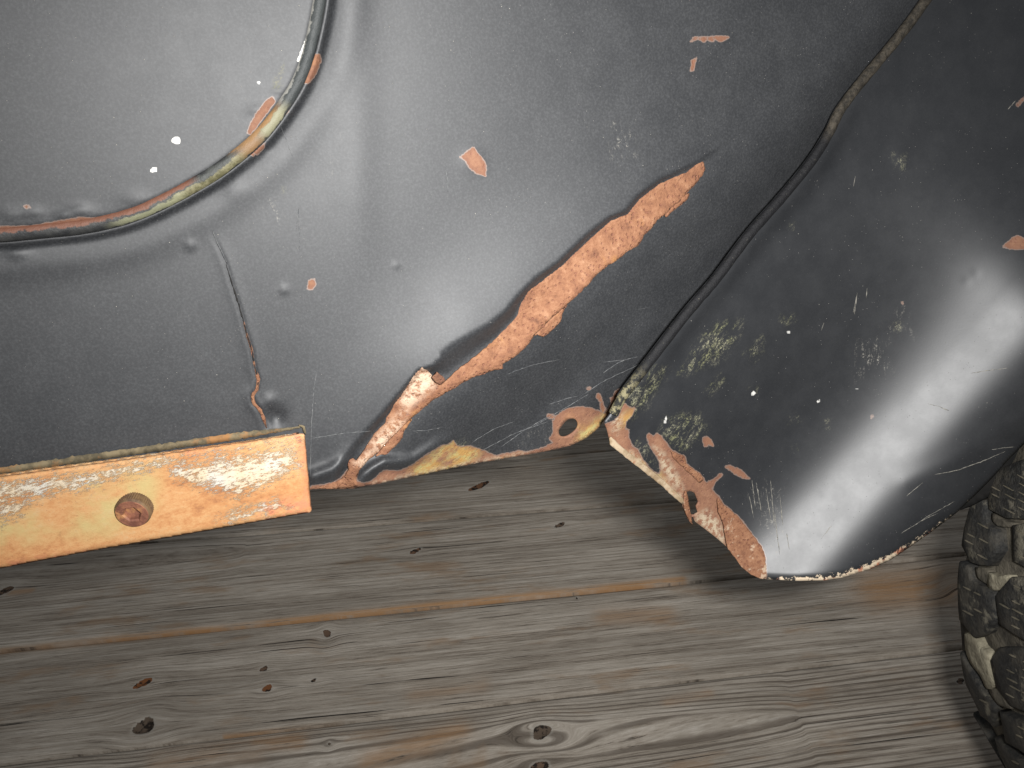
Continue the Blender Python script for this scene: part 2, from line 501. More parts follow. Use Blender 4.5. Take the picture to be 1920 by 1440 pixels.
FLEFT = [(1133, 792), (1138, 805), (1145, 833), (1156, 842), (1176, 858), (1212, 886), (1242, 911), (1264, 931), (1280, 944)]
FEDGE = [(1437, 1086), (1497, 1089), (1547, 1088), (1580, 1083), (1630, 1068), (1670, 1050), (1707, 1025), (1747, 997), (1793, 962), (1827, 930), (1860, 897), (1890, 863), (1920, 833), (1990, 770), (2070, 680), (2150, 570)]
seam_r = SEAM + np.array([-7.0, -5.0])
FENDER = list(map(tuple, seam_r[:-6])) + [(1168, 748), (1150, 770)] + FLEFT + [(1281, 950), (1285, 962), (1291, 975), (1298, 983), (1294, 962), (1287, 940), (1284, 924), (1295, 920), (1303, 925), (1310, 942), (1305, 950), (1309, 961), (1299, 967), (1303, 978), (1322, 992), (1345, 1010), (1359, 1022), (1370, 1033), (1391, 1064), (1409, 1078)] + FEDGE + [(2250, 300), (2250, -330)]

RUST_BODY = [
    [(560, 930), (585, 911), (610, 909), (628, 904), (640, 896), (652, 880), (668, 885), (669, 903), (680, 906), (696, 903), (708, 891), (721, 882), (735, 882), (745, 884), (754, 881), (766, 876), (778, 870), (789, 860), (813, 845), (828, 836), (840, 833), (850, 826), (858, 838), (880, 836), (907, 845), (927, 854), (957, 850), (973, 845), (983, 848), (1023, 838), (1037, 830), (1030, 823), (1037, 813), (1037, 793), (1043, 780), (1060, 768), (1083, 763), (1107, 765), (1120, 770), (1133, 776), (1143, 763), (1147, 753), (1144, 746), (1148, 745), (1155, 733), (1162, 729), (1167, 735), (1166, 742), (1160, 752), (1153, 762), (1150, 800), (1130, 840), (900, 900), (700, 940)],
    [(1117, 743), (1120, 738), (1124, 738), (1130, 753), (1134, 770), (1134, 780), (1127, 768), (1125, 753)],
    [(1026, 777), (1038, 777), (1037, 784), (1027, 784)],
    [(563, 153), (567, 133), (580, 110), (590, 102), (600, 103), (602, 112), (597, 127), (590, 143), (580, 155), (573, 156)],
    [(527, 220), (530, 203), (538, 195), (542, 207), (536, 214)],
    [(470, 290), (497, 267), (495, 276), (484, 288), (474, 293)],
    [(463, 250), (470, 232), (478, 215), (490, 200), (500, 188), (512, 180), (516, 190), (500, 212), (485, 232), (470, 252)],
    [(862, 295), (888, 275), (898, 290), (912, 310), (910, 330), (893, 325), (878, 312), (872, 298)],
    [(1295, 78), (1300, 70), (1363, 68), (1367, 71), (1350, 79), (1340, 73), (1335, 79), (1325, 73), (1320, 79), (1311, 73)],
    [(1295, 133), (1297, 113), (1307, 107), (1302, 120), (1300, 132)],
    [(575, 542), (580, 526), (590, 522), (592, 533), (585, 543)],
    [(1100, 728), (1107, 725), (1108, 729), (1102, 731)],
    [(1547, 258), (1550, 240), (1560, 225), (1566, 225), (1560, 245), (1553, 260)],
    [(1212, 672), (1218, 668), (1220, 676), (1214, 678)],
    [(1262, 606), (1272, 598), (1280, 600), (1268, 618), (1258, 626)],
    [(1212, 700), (1218, 682), (1232, 670), (1234, 682), (1222, 704), (1208, 722)],
    [(44, 386), (52, 384), (58, 390), (50, 392)],
    [(0, 424), (60, 424), (100, 416), (150, 408), (190, 408), (240, 398), (285, 378), (310, 370), (300, 384), (240, 412), (150, 424), (0, 434)],
    [(1293, 1), (1293, 0), (1294, 0)],
]
RUST_FENDER = [
    [(1120, 800), (1151, 790), (1162, 778), (1170, 756), (1184, 766), (1192, 762), (1185, 778), (1173, 792), (1171, 804), (1179, 806), (1178, 819), (1185, 836), (1195, 842), (1202, 856), (1206, 864), (1223, 883), (1236, 890), (1239, 881), (1235, 861), (1217, 833), (1213, 817), (1216, 812), (1226, 819), (1231, 812), (1239, 817), (1259, 844), (1276, 853), (1284, 856), (1287, 869), (1301, 881), (1314, 889), (1320, 899), (1324, 906), (1339, 897), (1351, 888), (1356, 891), (1342, 903), (1334, 917), (1345, 928), (1353, 939), (1356, 947), (1367, 953), (1384, 969), (1398, 986), (1414, 1006), (1428, 1025), (1435, 1044), (1438, 1081), (1431, 1100), (1380, 1100), (1280, 1000), (1120, 860)],
    [(1317, 823), (1323, 818), (1333, 825), (1338, 837), (1330, 833), (1322, 838)],
    [(1360, 875), (1367, 872), (1390, 882), (1406, 898), (1393, 896), (1377, 888)],
    [(1880, 463), (1897, 447), (1910, 442), (1925, 450), (1925, 467), (1897, 467)],
    [(1690, 566), (1694, 566), (1692, 571)],
    [(1906, 196), (1920, 182), (1922, 186), (1908, 200)],
    [(1632, 780), (1637, 778), (1638, 783), (1633, 785)],
]
HOLE = smooth_line([(1073, 784), (1080, 787), (1084, 795), (1082, 804), (1073, 813), (1062, 819), (1053, 819), (1048, 813), (1049, 805), (1056, 796), (1063, 788), (1073, 784)], 3)[:-1]
WHITE = [[(320, 263), (328, 256), (336, 257), (338, 264), (337, 269), (328, 270)], [(280, 322), (286, 314), (293, 313), (294, 321), (286, 324)], [(481, 153), (486, 152), (489, 156), (484, 158)], [(577, 62), (582, 38), (586, 38), (580, 66), (562, 116), (556, 116)]]
WHITE_F = [[(1474, 622), (1480, 620), (1482, 624), (1476, 625)], [(1408, 738), (1414, 732), (1417, 738), (1411, 744)], [(1531, 752), (1536, 748), (1538, 754), (1533, 756)], [(1245, 790), (1249, 778), (1251, 784), (1247, 796)], [(1602, 729), (1610, 728), (1610, 731), (1603, 731)]]
LICH_F = [[(1462, 604), (1464, 590), (1476, 594), (1488, 588), (1490, 600), (1476, 606)], [(1548, 790), (1556, 790), (1558, 806), (1550, 806)], [(1404, 730), (1420, 728), (1418, 746), (1408, 746)], [(1484, 838), (1496, 836), (1498, 850), (1484, 852)], [(1676, 606), (1690, 604), (1690, 618), (1678, 618)], [(1480, 780), (1495, 780), (1494, 792), (1480, 792)], [(1674, 290), (1700, 290), (1700, 320), (1676, 320)], [(1476, 420), (1490, 416), (1488, 432), (1476, 432)], [(1300, 640), (1345, 605), (1390, 600), (1385, 640), (1345, 680), (1300, 705), (1270, 700)], [(1395, 660), (1430, 625), (1425, 665), (1405, 690)], [(1320, 730), (1350, 700), (1360, 715), (1330, 742)], [(1250, 780), (1310, 770), (1330, 800), (1310, 830), (1270, 850), (1235, 815)], [(1190, 820), (1220, 840), (1235, 880), (1210, 870), (1190, 845)], [(1170, 740), (1230, 680), (1260, 690), (1220, 760), (1180, 790)]]
GOLD_B = [[(770, 876), (815, 846), (850, 824), (880, 834), (905, 846), (880, 870), (820, 890), (760, 900)], [(1085, 800), (1120, 785), (1133, 790), (1110, 820), (1080, 830)], [(1120, 790), (1136, 770), (1150, 765), (1140, 800)]]
LICH_B = [[(845, 828), (864, 820), (880, 832), (905, 842), (920, 852), (880, 850), (850, 840)], [(770, 872), (800, 858), (830, 845), (820, 858), (790, 874)], [(530, 110), (520, 140), (512, 175), (520, 170), (535, 130)], [(530, 352), (536, 350), (538, 358), (531, 360)]]
PALE_F = [[(1150, 780), (1165, 765), (1165, 790), (1155, 815), (1148, 805)], [(1145, 838), (1165, 845), (1200, 868), (1232, 888), (1262, 915), (1282, 930), (1280, 946), (1240, 915), (1176, 862)], [(1225, 835), (1245, 850), (1270, 890), (1282, 918), (1262, 910), (1240, 880)], [(1305, 965), (1325, 955), (1348, 975), (1358, 1000), (1362, 1028), (1330, 1000), (1303, 980)], [(1180, 845), (1205, 860), (1212, 880), (1190, 865)]]
SCUFF_F = [[(1390, 930), (1420, 890), (1470, 910), (1480, 1000), (1465, 1070), (1440, 1040), (1420, 990)], [(1590, 640), (1670, 620), (1680, 700), (1600, 720)], [(1640, 620), (1700, 560), (1720, 640)]]
SCUFF_B = [[(1130, 225), (1190, 215), (1205, 300), (1130, 320)], [(612, 235), (645, 230), (645, 340), (618, 330)], [(945, 845), (1005, 790), (1035, 800), (1030, 830), (985, 846)], [(480, 330), (500, 320), (540, 420), (500, 440)]]

# ------------------------------------------------------------------ materials
M_BODY = sheet_paint('black_body_paint', .60, .06, True, .70)
M_FEND = sheet_paint('black_fender_paint', .48, .010, True, .72)
M_LIP = rust_mat('rusty_torn_steel', -.04, pale_attr=True)
M_FLAKE = rust_mat('rust_flake_steel', 0.0, .0)
M_FLAKEDARK = rust_mat('brown_primer_flake', 0.0, 0, .62)
M_FLAKEPALE = rust_mat('flaking_pale_rust', 0.0, .05)

def mat_bead():
    t = NT('worn_bead_paint')
    al = t.attr('along'); ac = t.attr('across')
    col = t.mix(t.step(t.noise(120, 4, .6), .35, .7), (.014, .015, .016), (.04, .04, .038))
    n = t.math('MULTIPLY', t.math('SUBTRACT', t.noise(160, 5, .75), .5), 1.0)
    def band(a0, a1, c0, c1, colr, amt=1.0, soft=.02, nz=1.6):
        nonlocal col
        m = t.math('MULTIPLY', t.step(al, a0 - soft, a0 + soft), t.step(al, a1 + soft, a1 - soft))
        cc = t.math('ADD', ac, t.math('MULTIPLY', n, nz))
        m = t.math('MULTIPLY', m, t.math('MULTIPLY', t.step(cc, c0 - .12, c0 + .12), t.step(cc, c1 + .12, c1 - .12)))
        col = t.mix(t.math('MULTIPLY', m, amt), col, colr)
        return m
    g = t.mix(t.step(t.noise(300, 4, .7), .4, .65), (.085, .078, .035), (.17, .155, .085))
    band(.0, .36, -.9, .75, (.030, .034, .034), .9)          # bare grey steel on the upper run
    band(.0, .36, .55, 1.2, (.30, .29, .26), .6)  # painted highlight line along the inner side of the upper run
    band(.36, .44, -.8, .35, (.20, .19, .12), .9)
    band(.37, .50, .35, 1.3, (.24, .135, .055), .85)
    band(.44, .50, -.8, 1, (.19, .11, .05), .85)
    band(.49, .66, -.9, .1, g, .85)
    band(.49, .70, .15, .75, (.045, .048, .044), .8)
    band(.63, .76, -.8, .0, (.20, .20, .12), .7)
    band(.60, 1.0, .35, 1.2, (.16, .062, .034), .75)
    nn = t.bump(t.noise(220, 5, .7), .0007, .9)
    return t.out(col, .60, 0, nn, .4)
M_BEAD = mat_bead()

def mat_welt():
    t = NT('perished_welt')
    al = t.attr('along')
    n = t.noise(260, 5, .75, stretch=(1, 1, 1))
    top = t.mix(t.step(n, .35, .68), (.014, .012, .009), (.055, .046, .034))
    low = t.mix(t.step(t.noise(420, 5, .8), .62, .72), (.005, .005, .006), (.13, .12, .09))
    col = t.mix(t.step(al, .44, .48), top, low)
    gr = t.mix(t.step(t.noise(300, 5, .75, loc=(2, 2, 2)), .46, .56), (.014, .014, .011), (.17, .15, .085))
    col = t.mix(t.step(al, .87, .95), col, gr)
    return t.out(col, .7, 0, t.bump(n, .0012, .9), .3)
M_WELT = mat_welt()

def mat_bar():
    t = NT('orange_rusted_bar')
    st = (1, 1, 2.6); rot = (0, radians(4), 0)
    a = t.noise(16, 5, .6, stretch=st, rot=rot); b = t.noise(210, 8, .8, stretch=(1, 1, 1.5), rot=rot)
    col = t.ramp(t.math('ADD', t.math('MULTIPLY', a, .5), t.math('MULTIPLY', b, .5)), [(.36, (.26, .11, .048)), (.45, (.41, .19, .075)), (.53, (.47, .255, .11)), (.62, (.45, .30, .16)), (.74, (.55, .42, .29))])
    gr = t.math('MULTIPLY', t.step(t.attr('sd_gold'), 22, -30), t.step(t.noise(45, 4, .6, loc=(7, 7, 7)), .36, .62))
    col = t.mix(t.math('MULTIPLY', gr, .8), col, (.40, .33, .14))
    wz = t.attr('sd_white')
    wn = t.noise(380, 10, .9, stretch=(.55, 1, 1.7), rot=rot, loc=(1, 5, 3))
    thr = t.math('ADD', wn, t.math('MULTIPLY', t.step(wz, 44, -40), .28))
    wm = t.step(thr, .70, .735)
    col = t.mix(wm, col, t.mix(t.step(t.noise(60, 3, .6), .4, .65), (.53, .43, .30), (.50, .47, .41)))
    red = t.math('MULTIPLY', t.step(t.attr('sd_red'), 12, -10), t.step(t.noise(200, 6, .75), .40, .60))
    col = t.mix(red, col, (.50, .19, .10))
    ed = t.step(t.math('ADD', t.attr('sd_edge'), t.math('MULTIPLY', t.math('SUBTRACT', t.noise(240, 4, .7), .5), 9)), 2.2, .8)
    col = t.mix(t.math('MULTIPLY', ed, .7), col, (.20, .09, .05))
    spk = t.step(t.vor(420), .13, .06); col = t.mix(t.math('MULTIPLY', spk, .5), col, (.22, .10, .06))
    n = t.bump(wm, .00025, .8); n = t.bump(b, .0005, .7, n)
    return t.out(col, .72, 0, n, .35)
M_BAR = mat_bar()

def mat_simple(name, c1, c2, scale, rough, bump=.0005, spec=.4, metal=0.0, c3=None):
    t = NT(name)
    n = t.noise(scale, 5, .7)
    col = t.mix(t.step(n, .38, .62), c1, c2)
    if c3: col = t.mix(t.step(t.noise(scale * .4, 5, .7, loc=(4, 2, 9)), .55, .66), col, c3)
    return t.out(col, rough, metal, t.bump(n, bump, .8), spec)
M_BOLT = mat_simple('rusted_bolt_steel', (.13, .052, .035), (.24, .10, .06), 180, .6, .0006, .4, 0, (.36, .17, .07))
M_BOLTSIDE = mat_simple('rusted_bolt_knurl', (.085, .048, .028), (.16, .10, .05), 160, .7, .0005, .4)
M_DARK = mat_simple('black_underside', (.006, .006, .006), (.012, .011, .01), 60, .85)
M_LEDGE = mat_simple('grimy_seam_sealer', (.07, .058, .036), (.17, .135, .08), 90, .85, .0003, .25, 0, (.26, .13, .05))
M_SCR = mat_simple('scratched_primer', (.055, .058, .062), (.125, .126, .125), 500, .6)
M_SCRPALE = mat_simple('scratch_pale', (.09, .087, .078), (.25, .235, .20), 500, .6)

# ------------------------------------------------------------------ the vehicle
car = thing('old_truck', 'rusty black body side of an old truck with a long torn rust crease', 'vehicle')

body_outline = [(-330, -330)] + [(1990, -330)] + [tuple(p) for p in SEAM[1:-1]] + [(1150, 782), (1140, 783), (1133, 787), (1122, 803), (1100, 822), (1070, 836), (1040, 843), (1000, 851), (950, 859), (900, 868), (850, 878), (810, 887), (760, 897), (720, 905), (690, 911), (665, 916), (640, 917), (610, 917), (587, 917), (560, 925), (300, 965), (0, 1010), (-330, 1058)]
edge_b = [(587, 917), (665, 916), (720, 905), (810, 887), (900, 868), (1000, 851), (1100, 822), (1133, 787)]
ATT_B = {
    'sd_rust': lambda X: sdf(X, RUST_BODY, 40), 'sd_white': lambda X: sdf(X, WHITE, 30), 'sd_lich': lambda X: sdf(X, LICH_B, 60),
    'sd_gold': lambda X: sdf(X, GOLD_B, 60), 'sd_pale': lambda X: sdf(X, [[(700, 905), (760, 892), (850, 872), (1000, 846), (1000, 852), (720, 908)]], 40),
    'sd_scuff': lambda X: sdf(X, SCUFF_B, 60), 'sd_edge': lambda X: dline(X, [edge_b], 60) + 24,
}
body = sheet('body_panel', body_outline, body_h, 4.0, M_BODY, car, holes=[HOLE], attrs=ATT_B, thick=.0012)

ATT_F = {
    'sd_rust': lambda X: sdf(X, RUST_FENDER, 40), 'sd_white': lambda X: sdf(X, WHITE_F, 30), 'sd_lich': lambda X: sdf(X, LICH_F, 60),
    'sd_gold': lambda X: sdf(X, [[(1160, 780), (1190, 765), (1180, 800), (1160, 800)], [(1180, 850), (1240, 890), (1262, 930), (1200, 880)]], 60),
    'sd_pale': lambda X: sdf(X, PALE_F, 40), 'sd_scuff': lambda X: sdf(X, SCUFF_F, 60),
    'sd_edge': lambda X: dline(X, [FEDGE], 60) + np.interp(X[:, 0], [1430, 1500, 1640, 1700, 1900], [5, 0, -6, 0, 12]),
}
fender = sheet('fender', FENDER, fender_h, 4.0, M_FEND, car, attrs=ATT_F, thick=.0014)

# bead round the wheel arch and the welt between body and fender
nb = len(ARC)
br = np.interp(np.linspace(0, 1, nb), [0, .30, .40, .55, .75, 1], [.0030, .0029, .0032, .0034, .0033, .0032])
tube('wheel_arch_bead', ARC + np.array([0, 1]), lambda p: body_h(p), br, M_BEAD, car, 16, .85, .0006, .012)
tube('fender_welt', SEAM[2:-2] + np.array([0, 0]), lambda p: np.maximum(body_h(p), fender_h(p + np.array([2.0, 1.5])) - .0022), np.interp(np.linspace(0, 1, len(SEAM) - 4), [0, .3, .5, .9, 1], [.0032, .0031, .0029, .0031, .0029]), M_WELT, car, 12, .8, .0040, .03)
# rust hole in the bead
hp = on_body(np.array([464.0]), np.array([263.0]), np.array([.0062]))[0]

# torn crease: the long rusty lip
LIP_L = [(1318, 303), (1305, 309), (1290, 322), (1262, 334), (1240, 343), (1200, 373), (1177, 402), (1147, 413), (1113, 443), (1073, 480), (1053, 500), (1020, 525), (990, 548), (977, 570), (970, 593), (960, 605), (945, 620), (933, 633), (900, 662), (873, 683), (855, 696), (842, 709), (828, 722)]
LIP_J = [(812, 708), (801, 694), (791, 691), (775, 708), (762, 728), (750, 745), (738, 760), (731, 775), (724, 784), (723, 793), (712, 803), (700, 815), (690, 832), (682, 845), (675, 855), (668, 864), (662, 859), (656, 862), (652, 872), (654, 881), (648, 892), (636, 901), (615, 909), (592, 915)]
LIP_R = [(625, 916.5), (655, 915.5), (672, 912), (667, 903), (670, 893), (673, 883), (687, 867), (707, 850), (727, 830), (753, 803), (773, 783), (797, 763), (817, 747), (847, 731), (867, 718), (887, 708), (927, 694), (944, 691), (941, 684), (956, 675), (973, 663), (993, 643), (1003, 628), (1033, 598), (1067, 568), (1100, 537), (1120, 514), (1137, 501), (1167, 481), (1178, 470), (1195, 462), (1203, 452), (1208, 440), (1223, 427), (1232, 413), (1247, 403), (1258, 390), (1276, 376), (1290, 360), (1300, 350), (1317, 330), (1323, 317), (1320, 305)]
LIP_MID = [(640, 905), (660, 885), (700, 838), (740, 795), (785, 745), (830, 728), (870, 698), (930, 665), (985, 612), (1030, 560), (1090, 490), (1150, 445), (1210, 400), (1260, 355), (1318, 312)]
def lip_h(X):
    d, s, t, q = nearest(X, LIP_MID)
    sd = d * s
    b = body_h(q)
    # use the lower sheet's level across the strip, tilted up toward its right edge
    dl = nearest(X, LIP_R)[0]
    bl = np.interp(t, [0, 3, 5, 8, 12, 14], [.0012, .0018, .0024, .0022, .0020, .0008])
    h = body_h(q + np.array([14.0, 10.0])) * .65 + b * .35
    h = h + bl + sd * .000030
    h -= .0009 * np.exp(-(dl / 5) ** 2)
    h += .0004 * np.sin(X[:, 0] / 26) * np.sin(X[:, 1] / 19)
    return np.maximum(h, body_h(X) + .0005)
LIP_PALE = [[(770, 712), (795, 692), (812, 706), (812, 722), (785, 745), (765, 760), (752, 752)], [(700, 830), (740, 790), (760, 770), (750, 800), (710, 845)], [(668, 868), (684, 855), (700, 845), (680, 875)]]
lip = sheet('torn_lip', LIP_L + LIP_J + LIP_R, lip_h, 3.0, M_LIP, car, attrs={'sd_pale': lambda X: sdf(X, LIP_PALE, 40)}, thick=.0011, wob=.55)
# pale broken-paint edge along the lip's right side
def ribbon(name, pts, hf, wpx, lift, mat, parent, prof=None, thick=0.0, kind=None):
    """thin strip lying on the body along a polyline; several lines can be joined"""
    lines = pts if isinstance(pts[0][0], (list, tuple, np.ndarray)) else [pts]
    V = []; F = []
    for ln in lines:
        p = np.asarray(ln, float)
        # resample
        seg = np.hypot(*np.diff(p, axis=0).T); L = np.concatenate([[0], np.cumsum(seg)])
        n = max(2, int(L[-1] / 5)); u = np.linspace(0, L[-1], n + 1)
        p = np.stack([np.interp(u, L, p[:, 0]), np.interp(u, L, p[:, 1])], 1)
        p[1:-1] += rng.normal(0, .25, p[1:-1].shape)
        T = np.gradient(p, axis=0); T /= np.hypot(*T.T)[:, None] + 1e-9
        N = np.stack([-T[:, 1], T[:, 0]], 1)
        tt = np.linspace(0, 1, n + 1)
        ww = wpx * (np.minimum(1, np.minimum(tt, 1 - tt) * 6 + .25)) * (1 + (.12 if wpx > 4 else .35) * rng.normal(size=n + 1)).clip(.3, 1.8) * .5
        b0 = len(V)
        for k in (-1, 1):
            q = p + N * (ww * k)[:, None]
            P = on_body(q[:, 0], q[:, 1], hf(q) + lift)
            V.extend(P)
        for i in range(n):
            F.append((b0 + i, b0 + n + 1 + i, b0 + n + 2 + i, b0 + i + 1))
    me = mesh_quads(name, V, F)
    o = link(name, me, mat, parent)
    s = o.modifiers.new('thickness', 'SOLIDIFY'); s.thickness = .00006; s.offset = 0
    if kind: o['kind'] = kind
    return o

def flake(pts, lift, tilt=(0, 0), mat=M_FLAKE, hf=body_h, thick=.0008, name='rust_flake', label=None, curl=0.0):
    c = np.mean(np.asarray(pts, float), 0)
    def f(X):
        d = X - c
        return hf(X) + lift + d[:, 0] * tilt[0] + d[:, 1] * tilt[1] + curl * (d ** 2).sum(1)
    o = sheet(name, pts, f, 2.5, mat, car, thick=thick, wob=.4)
    if label: o['label'] = label
    return o
flake([(1002, 629), (1010, 622), (1033, 599), (1064, 572), (1055, 587), (1052, 603), (1035, 620), (1020, 632), (1010, 628)], .0018, (.00001, .00001), rust_mat('pink_primer', 0, .0, 1.0), label='pinkish flap hanging below the middle of the torn lip')
flake([(1247, 405), (1262, 385), (1280, 370), (1293, 362), (1290, 372), (1278, 384), (1262, 396), (1250, 408)], .0014, label='thin flap below the upper end of the torn lip')
flake([(773, 784), (764, 800), (757, 810), (755, 821), (747, 831), (739, 839), (725, 852), (714, 852), (700, 860), (712, 846), (740, 816)], .0022, label='orange flap below the lower part of the torn lip')
flake([(810, 708), (820, 699), (831, 706), (836, 714), (826, 722), (817, 717)], .0055, (-.00004, -.00004), M_FLAKEDARK, label='small square brown flake in the dark fold')
# fender flap
fl_leaf = [(1346, 935), (1353, 939), (1356, 947), (1367, 953), (1384, 969), (1398, 986), (1414, 1006), (1428, 1025), (1435, 1044), (1437, 1064), (1437.5, 1081), (1431, 1086), (1409, 1078), (1391, 1064), (1378, 1045), (1365, 1030), (1360, 1006), (1356, 980), (1347, 960)]
flake(fl_leaf, .0030, (-.000012, .00001), M_FLAKEPALE, fender_h, .001, 'torn_flap', 'leaf shaped orange flap at the fender corner')
flake([(1258, 846), (1276, 853), (1284, 856), (1287, 869), (1301, 881), (1314, 889), (1320, 899), (1312, 906), (1296, 890), (1276, 872), (1262, 858)], .0016, (0, 0), M_FLAKE, fender_h, .0007)
flake([(1284, 922), (1288, 921), (1292, 945), (1299, 984), (1293, 978), (1286, 962), (1282, 945)], .0022, (0, 0), M_FLAKEPALE, fender_h, .0007, 'torn_sliver', 'thin curled sliver of steel beside the torn hole')
flake([(1143, 822), (1147, 820), (1176, 846), (1212, 874), (1242, 899), (1266, 920), (1282, 936), (1281, 946), (1264, 933), (1242, 912), (1212, 888), (1176, 860), (1156, 844), (1144, 834)], .0020, (0, 0), mat_simple('beige_flange_edge', (.22, .155, .09), (.36, .28, .19), 130, .8, .0006, .3, 0, (.27, .12, .065)), fender_h, .0012, 'fender_flange', 'beige folded flange along the fender corner')

# cracked paint line
CK = np.asarray(CRACK, float)
ribbon('crack_rust', [tuple(p) for p in CK[9:]], body_h, 6, .00045, M_FLAKE, car)
ribbon('crack_rust', [tuple(p) for p in CK[6:10]], body_h, 3.6, .00042, M_FLAKE, car)
ribbon('crack_gap', [tuple(p) for p in CK[3:]], body_h, 2.2, .00075, M_DARK, car)
ribbon('crack_gap', [tuple(p + np.array([2, 0])) for p in CK[:4]], body_h, 1.8, .0006, M_SCR, car)
# scratches
SCR = [[(1130, 700), (1160, 680), (1188, 670)], [(1090, 742), (1130, 716), (1218, 674)], [(1000, 800), (1060, 765), (1105, 738)], [(940, 838), (985, 806), (1030, 780)], [(885, 830), (925, 805), (965, 790)],
       [(950, 702), (1000, 684), (1050, 674)], [(1130, 679), (1170, 675), (1200, 668)], [(773, 808), (800, 807), (828, 802)], [(584, 822), (650, 812), (700, 808)], [(595, 690), (588, 730), (584, 800), (581, 900)],
       [(525, 235), (538, 265), (548, 293)], [(720, 680), (724, 668)], [(1197, 580), (1216, 576)], [(556, 430), (560, 390), (562, 470)], [(1030, 758), (1060, 748), (1085, 742)], [(900, 847), (960, 815), (1028, 790)],
       [(836, 300), (840, 360)], [(880, 90), (884, 110)], [(1008, 185), (1006, 194)], [(1185, 760), (1160, 790)]]
ribbon('scratches', SCR, body_h, 1.1, .00015, M_SCR, car, kind='stuff')
SCRF = [[(1752, 890), (1795, 882), (1850, 862), (1885, 846)], [(1860, 843), (1880, 840), (1903, 838)], [(1608, 548), (1602, 590)], [(1607, 552), (1600, 586)], [(1626, 540), (1624, 560)], [(1740, 757), (1760, 762), (1780, 770)], [(1820, 700), (1850, 695), (1890, 690)],
        [(1445, 900), (1452, 990)], [(1418, 905), (1428, 960)], [(1410, 900), (1416, 950)], [(1540, 620), (1545, 605)], [(1890, 205), (1905, 188)], [(1715, 985), (1740, 968), (1790, 940)], [(1690, 1000), (1730, 975), (1760, 962)], [(1700, 930), (1730, 905)], [(1540, 1010), (1560, 985)], [(1452, 960), (1462, 1040)], [(1405, 930), (1414, 975)], [(1462, 930), (1468, 985)], [(1475, 1000), (1480, 1030)], [(1600, 350), (1604, 330)], [(1436, 915), (1446, 980)]]
ribbon('scratches', SCRF, fender_h, 1.1, .00015, M_SCRPALE, car, kind='stuff')

# ------------------------------------------------------------------ rusted bar with its socket-head bolt
BAR_H = .0105
bar_out = [(-330, 940), (0, 893), (300, 852), (563, 812.5), (569, 813), (572, 817), (584.5, 958), (580, 961), (293, 1012), (167, 1034), (0, 1066), (-330, 1126)]
def bar_h(X):
    e = nearest(X, bar_out, True)[0]
    return base_h(X) + BAR_H - .0012 * np.exp(-(e / 3.5) ** 2) + .0003 * np.sin(X[:, 0] / 60) * np.sin(X[:, 1] / 33)
BW = [[(-50, 905), (150, 880), (330, 850), (568, 818), (568, 830), (330, 872), (150, 925), (-50, 960)], [(300, 870), (560, 830), (572, 880), (500, 920), (440, 940), (330, 905)], [(430, 950), (520, 930), (560, 955), (440, 985), (400, 975)], [(-20, 940), (40, 925), (90, 930), (30, 975), (-20, 1000)]]
bar = sheet('mounting_bar', bar_out, bar_h, 3.5, M_BAR, car, wob=.15, thick=.0085, attrs={
    'sd_white': lambda X: sdf(X, BW, 80), 'sd_gold': lambda X: sdf(X, [[(150, 890), (300, 870), (300, 960), (200, 1010), (120, 1010)], [(-50, 980), (60, 960), (120, 1000), (0, 1040)]], 80),
    'sd_red': lambda X: sdf(X, [[(350, 845), (380, 840), (372, 850), (358, 853)], [(545, 806), (572, 806), (586, 960), (575, 960), (562, 850)], [(500, 940), (585, 930), (585, 970), (480, 990)], [(0, 1060), (165, 1032), (165, 1040), (0, 1072)]], 50),
    'sd_edge': lambda X: nearest(X, bar_out, True)[0]})
bar['label'] = 'orange rusted steel bar with flaking white patches'
# line of sealer and grime where the bar meets the body
ribbon('seam_sealer', [(-330, 931), (0, 883), (150, 861), (300, 839), (450, 817), (562, 801)], body_h, 13, .0016, M_LEDGE, car)
ribbon('seam_sealer', [(560, 797), (569, 800), (573, 815)], body_h, 5, .0016, M_LEDGE, car)

